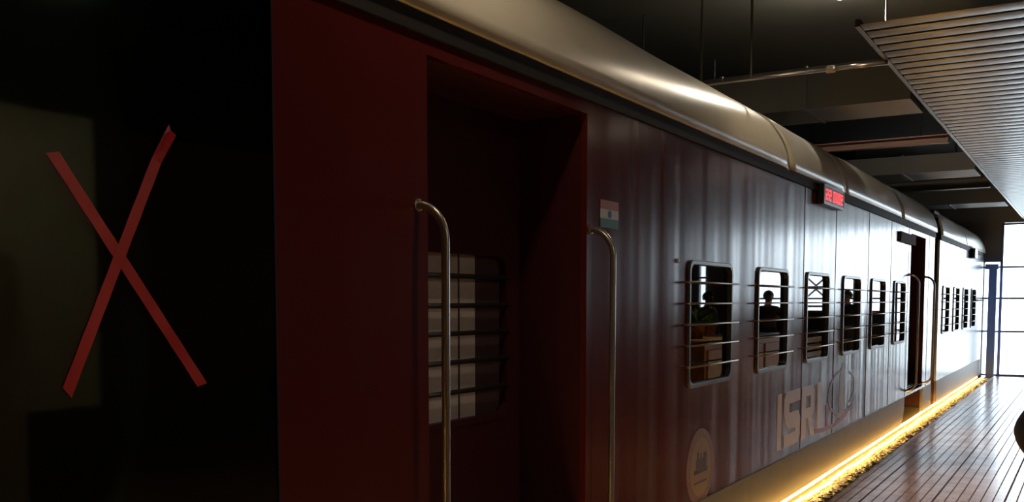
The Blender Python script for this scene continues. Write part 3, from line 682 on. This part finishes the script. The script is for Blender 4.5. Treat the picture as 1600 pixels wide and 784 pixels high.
    # shirt
    V2 = [(0, 0, 0.84), (0, 0, 1.05), (0, 0, 1.26), (0, -0.01, 1.385), (0, -0.005, 1.445)]; R2 = [(0.175, 0.135), (0.155, 0.115), (0.165, 0.117), (0.115, 0.09), (0.072, 0.07)]; E2 = [(0, 1), (1, 2), (2, 3), (3, 4)]
    for s in (-1, 1):
        ev, wv, hv = ends[s]; sv = Vector((s * 0.17, -0.01, 1.38)); n = len(V2)
        V2 += [sv, sv.lerp(ev, 0.5), ev, ev.lerp(wv, 0.45), ev.lerp(wv, 0.93)]; R2 += [0.067, 0.060, 0.054, 0.049, 0.038]; E2 += [(3, n), (n, n + 1), (n + 1, n + 2), (n + 2, n + 3), (n + 3, n + 4)]
    skinned('shirt', V2, E2, R2, top, t, 2, 1)
    V3 = [(0, 0, 1.04), (0, 0, 0.95), (0, 0, 0.89)]; R3 = [(0.148, 0.11), (0.155, 0.12), (0.15, 0.122)]; E3 = [(0, 1), (1, 2)]
    for s in (-1, 1):
        n = len(V3); V3 += [(s * 0.09, 0, 0.86), (s * 0.10, 0, 0.70), (s * 0.105, 0.013, 0.49), (s * 0.108, -0.008, 0.32), (s * 0.11, -0.005, 0.10)]; R3 += [0.098, 0.091, 0.070, 0.066, 0.060]; E3 += [(2, n), (n, n + 1), (n + 1, n + 2), (n + 2, n + 3), (n + 3, n + 4)]
    skinned('trousers', V3, E3, R3, legs, t, 2, 1)
    for s in (-1, 1):
        skinned('shoe', [(s * 0.11, -0.045, 0.042), (s * 0.112, 0.02, 0.045), (s * 0.118, 0.10, 0.035), (s * 0.122, 0.165, 0.030)], [(0, 1), (1, 2), (2, 3)], [(0.042, 0.042), (0.042, 0.045), (0.045, 0.035), (0.036, 0.028)], shoe or M['blackplastic'], t, 2)
    return t
_mm = {}
def newmat_once(n, c):
    if n not in _mm: _mm[n] = newmat(n, c, 0.5)
    return _mm[n]
person('person in dark navy clothes standing at the right edge, hands on hips, elbow out', (2.045, 3.05, 0), math.radians(4), M['navy'], M['navy'], 1.60, 'hips')
person('person in olive shirt standing farther down the walkway behind the wooden counter', (3.35, 14.6, 0), math.radians(110), M['olive'], M['grey_cloth'], 1.60, 'down')
person('person in grey shirt standing near the tan bench', (2.62, 15.4, 0), math.radians(150), M['grey_cloth'], M['navy'], 1.62, 'phone')
person('person in navy shirt standing near the glazed end wall', (1.85, 17.6, 0), math.radians(200), M['navy'], M['grey_cloth'], 1.64, 'down')

# ------------------------------------------------------------------ furniture of the hall
t = thing('service_counter', 'long brown wooden counter on the platform side of the walkway', 'counter', (2.3, 12.4, 0))
bm = B(); box(bm, -0.25, 0.30, -1.5, 1.7, 0.08, 0.94); obj('counter_body', bm, M['wood'], t)
bm = B(); box(bm, -0.31, 0.36, -1.56, 1.76, 0.94, 0.985); o = obj('countertop', bm, M['woodlt'], t); bev(o, 0.008)
bm = B(); box(bm, -0.21, 0.26, -1.46, 1.66, 0.0, 0.08); obj('plinth', bm, M['black'], t)
for k in range(4):
    bm = B(); box(bm, -0.268, -0.252, -1.42 + 0.78 * k, -0.74 + 0.78 * k, 0.16, 0.86); o = obj('front_panel', bm, M['woodlt'], t); bev(o, 0.005)
def plant(x, y, z, label, s=1.0):
    t = thing('potted_plant', label, 'plant', (x, y, z)); t.scale = (s, s, s)
    bm = B(); lathe(bm, [(0.07, 0), (0.10, 0.16), (0.112, 0.16), (0.112, 0.185), (0.095, 0.185), (0.09, 0.165)]); obj('pot', bm, M['pot'], t)
    bm = B(); lathe(bm, [(0.088, 0.155), (0.088, 0.168)]); obj('soil', bm, M['soil'], t)
    bm = B()
    for k in range(46):
        a = random.uniform(0, 2 * PI); el = random.uniform(0.35, 1.45); L = random.uniform(0.16, 0.34); w = 0.022
        d = Vector((math.cos(a) * math.cos(el), math.sin(a) * math.cos(el), math.sin(el))); n = d.cross(Vector((0, 0, 1))).normalized() * w
        p0 = Vector((0, 0, 0.165)); pts = [p0, p0 + d * L * 0.5, p0 + d * L + Vector((0, 0, -0.05))]
        a0 = bm.verts.new(pts[0]); b0 = bm.verts.new(pts[1] + n); b1 = bm.verts.new(pts[1] - n); b2 = bm.verts.new(pts[1] + Vector((0, 0, -0.006))); c0 = bm.verts.new(pts[2])
        for f in ((a0, b0, b2), (a0, b2, b1), (b0, c0, b2), (b2, c0, b1)): bm.faces.new(f)
    obj('foliage', bm, M['leafgreen'], t)
plant(2.28, 11.25, 0.985, 'green potted plant on the near end of the brown counter')
plant(2.42, 12.1, 0.985, 'smaller green potted plant farther along the brown counter', 0.85)
t = thing('slatted_bench', 'tan slatted bench standing beyond the brown counter', 'bench', (2.0, 16.2, 0))
for s in (-0.6, 0.6):
    bm = B(); box(bm, -0.20, -0.15, s - 0.03, s + 0.03, 0, 0.43); box(bm, 0.15, 0.20, s - 0.03, s + 0.03, 0, 0.86); box(bm, -0.15, 0.15, s - 0.03, s + 0.03, 0.38, 0.43); obj('leg_frame', bm, M['darkmetal'], t)
for k in range(4):
    bm = B(); box(bm, -0.21 + 0.095 * k, -0.13 + 0.095 * k, -0.75, 0.75, 0.431, 0.456); obj('seat_slat', bm, M['woodlt'], t)
for k in range(3):
    bm = B(); box(bm, 0.125, 0.149, -0.75, 0.75, 0.52 + 0.12 * k, 0.60 + 0.12 * k); obj('back_slat', bm, M['woodlt'], t)
t = thing('sideboard', 'long dark sideboard standing before the glazed end wall', 'sideboard', (2.95, 19.7, 0))
bm = B(); box(bm, -1.35, 1.35, -0.22, 0.22, 0.10, 1.22); o = obj('carcass', bm, M['blackplastic'], t); bev(o, 0.006)
bm = B(); box(bm, -1.38, 1.38, -0.25, 0.24, 1.22, 1.26); o = obj('top', bm, M['wood'], t); bev(o, 0.005)
for k in range(4):
    bm = B(); box(bm, -1.31 + 0.66 * k, -0.67 + 0.66 * k, -0.238, -0.221, 0.14, 1.18); d = obj('door', bm, M['darkmetal'], t)
    bm = B(); tube(bm, [(-0.75 + 0.66 * k, -0.238, 0.7), (-0.75 + 0.66 * k, -0.26, 0.7), (-0.75 + 0.66 * k, -0.26, 0.82), (-0.75 + 0.66 * k, -0.238, 0.82)], 0.005, 8); obj('door_handle', bm, M['steel'], d)
    bm = B(); box(bm, (-1.3, -1.3, 1.24, 1.24)[k], (-1.24, -1.24, 1.3, 1.3)[k], (-0.18, 0.12, -0.18, 0.12)[k], (-0.12, 0.18, -0.12, 0.18)[k], 0, 0.10); obj('leg', bm, M['darkmetal'], t)
# steel truss standing outside the glazing
t = thing('steel_truss', 'dark steel truss frame with diagonals standing outside the end wall glazing', 'truss', (3.62, 22.6, -0.1))
for x in (-0.45, 0.45):
    bm = B(); box(bm, x - 0.035, x + 0.035, -0.035, 0.035, 0, 3.2); obj('upright', bm, M['trusssteel'], t)
for z in (1.40, 1.84, 2.28):
    bm = B(); box(bm, -0.414, 0.414, -0.03, 0.03, z, z + 0.05); obj('chord', bm, M['trusssteel'], t)
for z in (1.46, 1.90):
    for a, b in ((-0.40, 0.0), (0.40, 0.0)):
        bm = B(); tube(bm, [(a, 0, z if z < 1.6 else z + 0.36), (b, 0, z + 0.36 if z < 1.6 else z)], 0.025, 6); obj('diagonal', bm, M['trusssteel'], t)
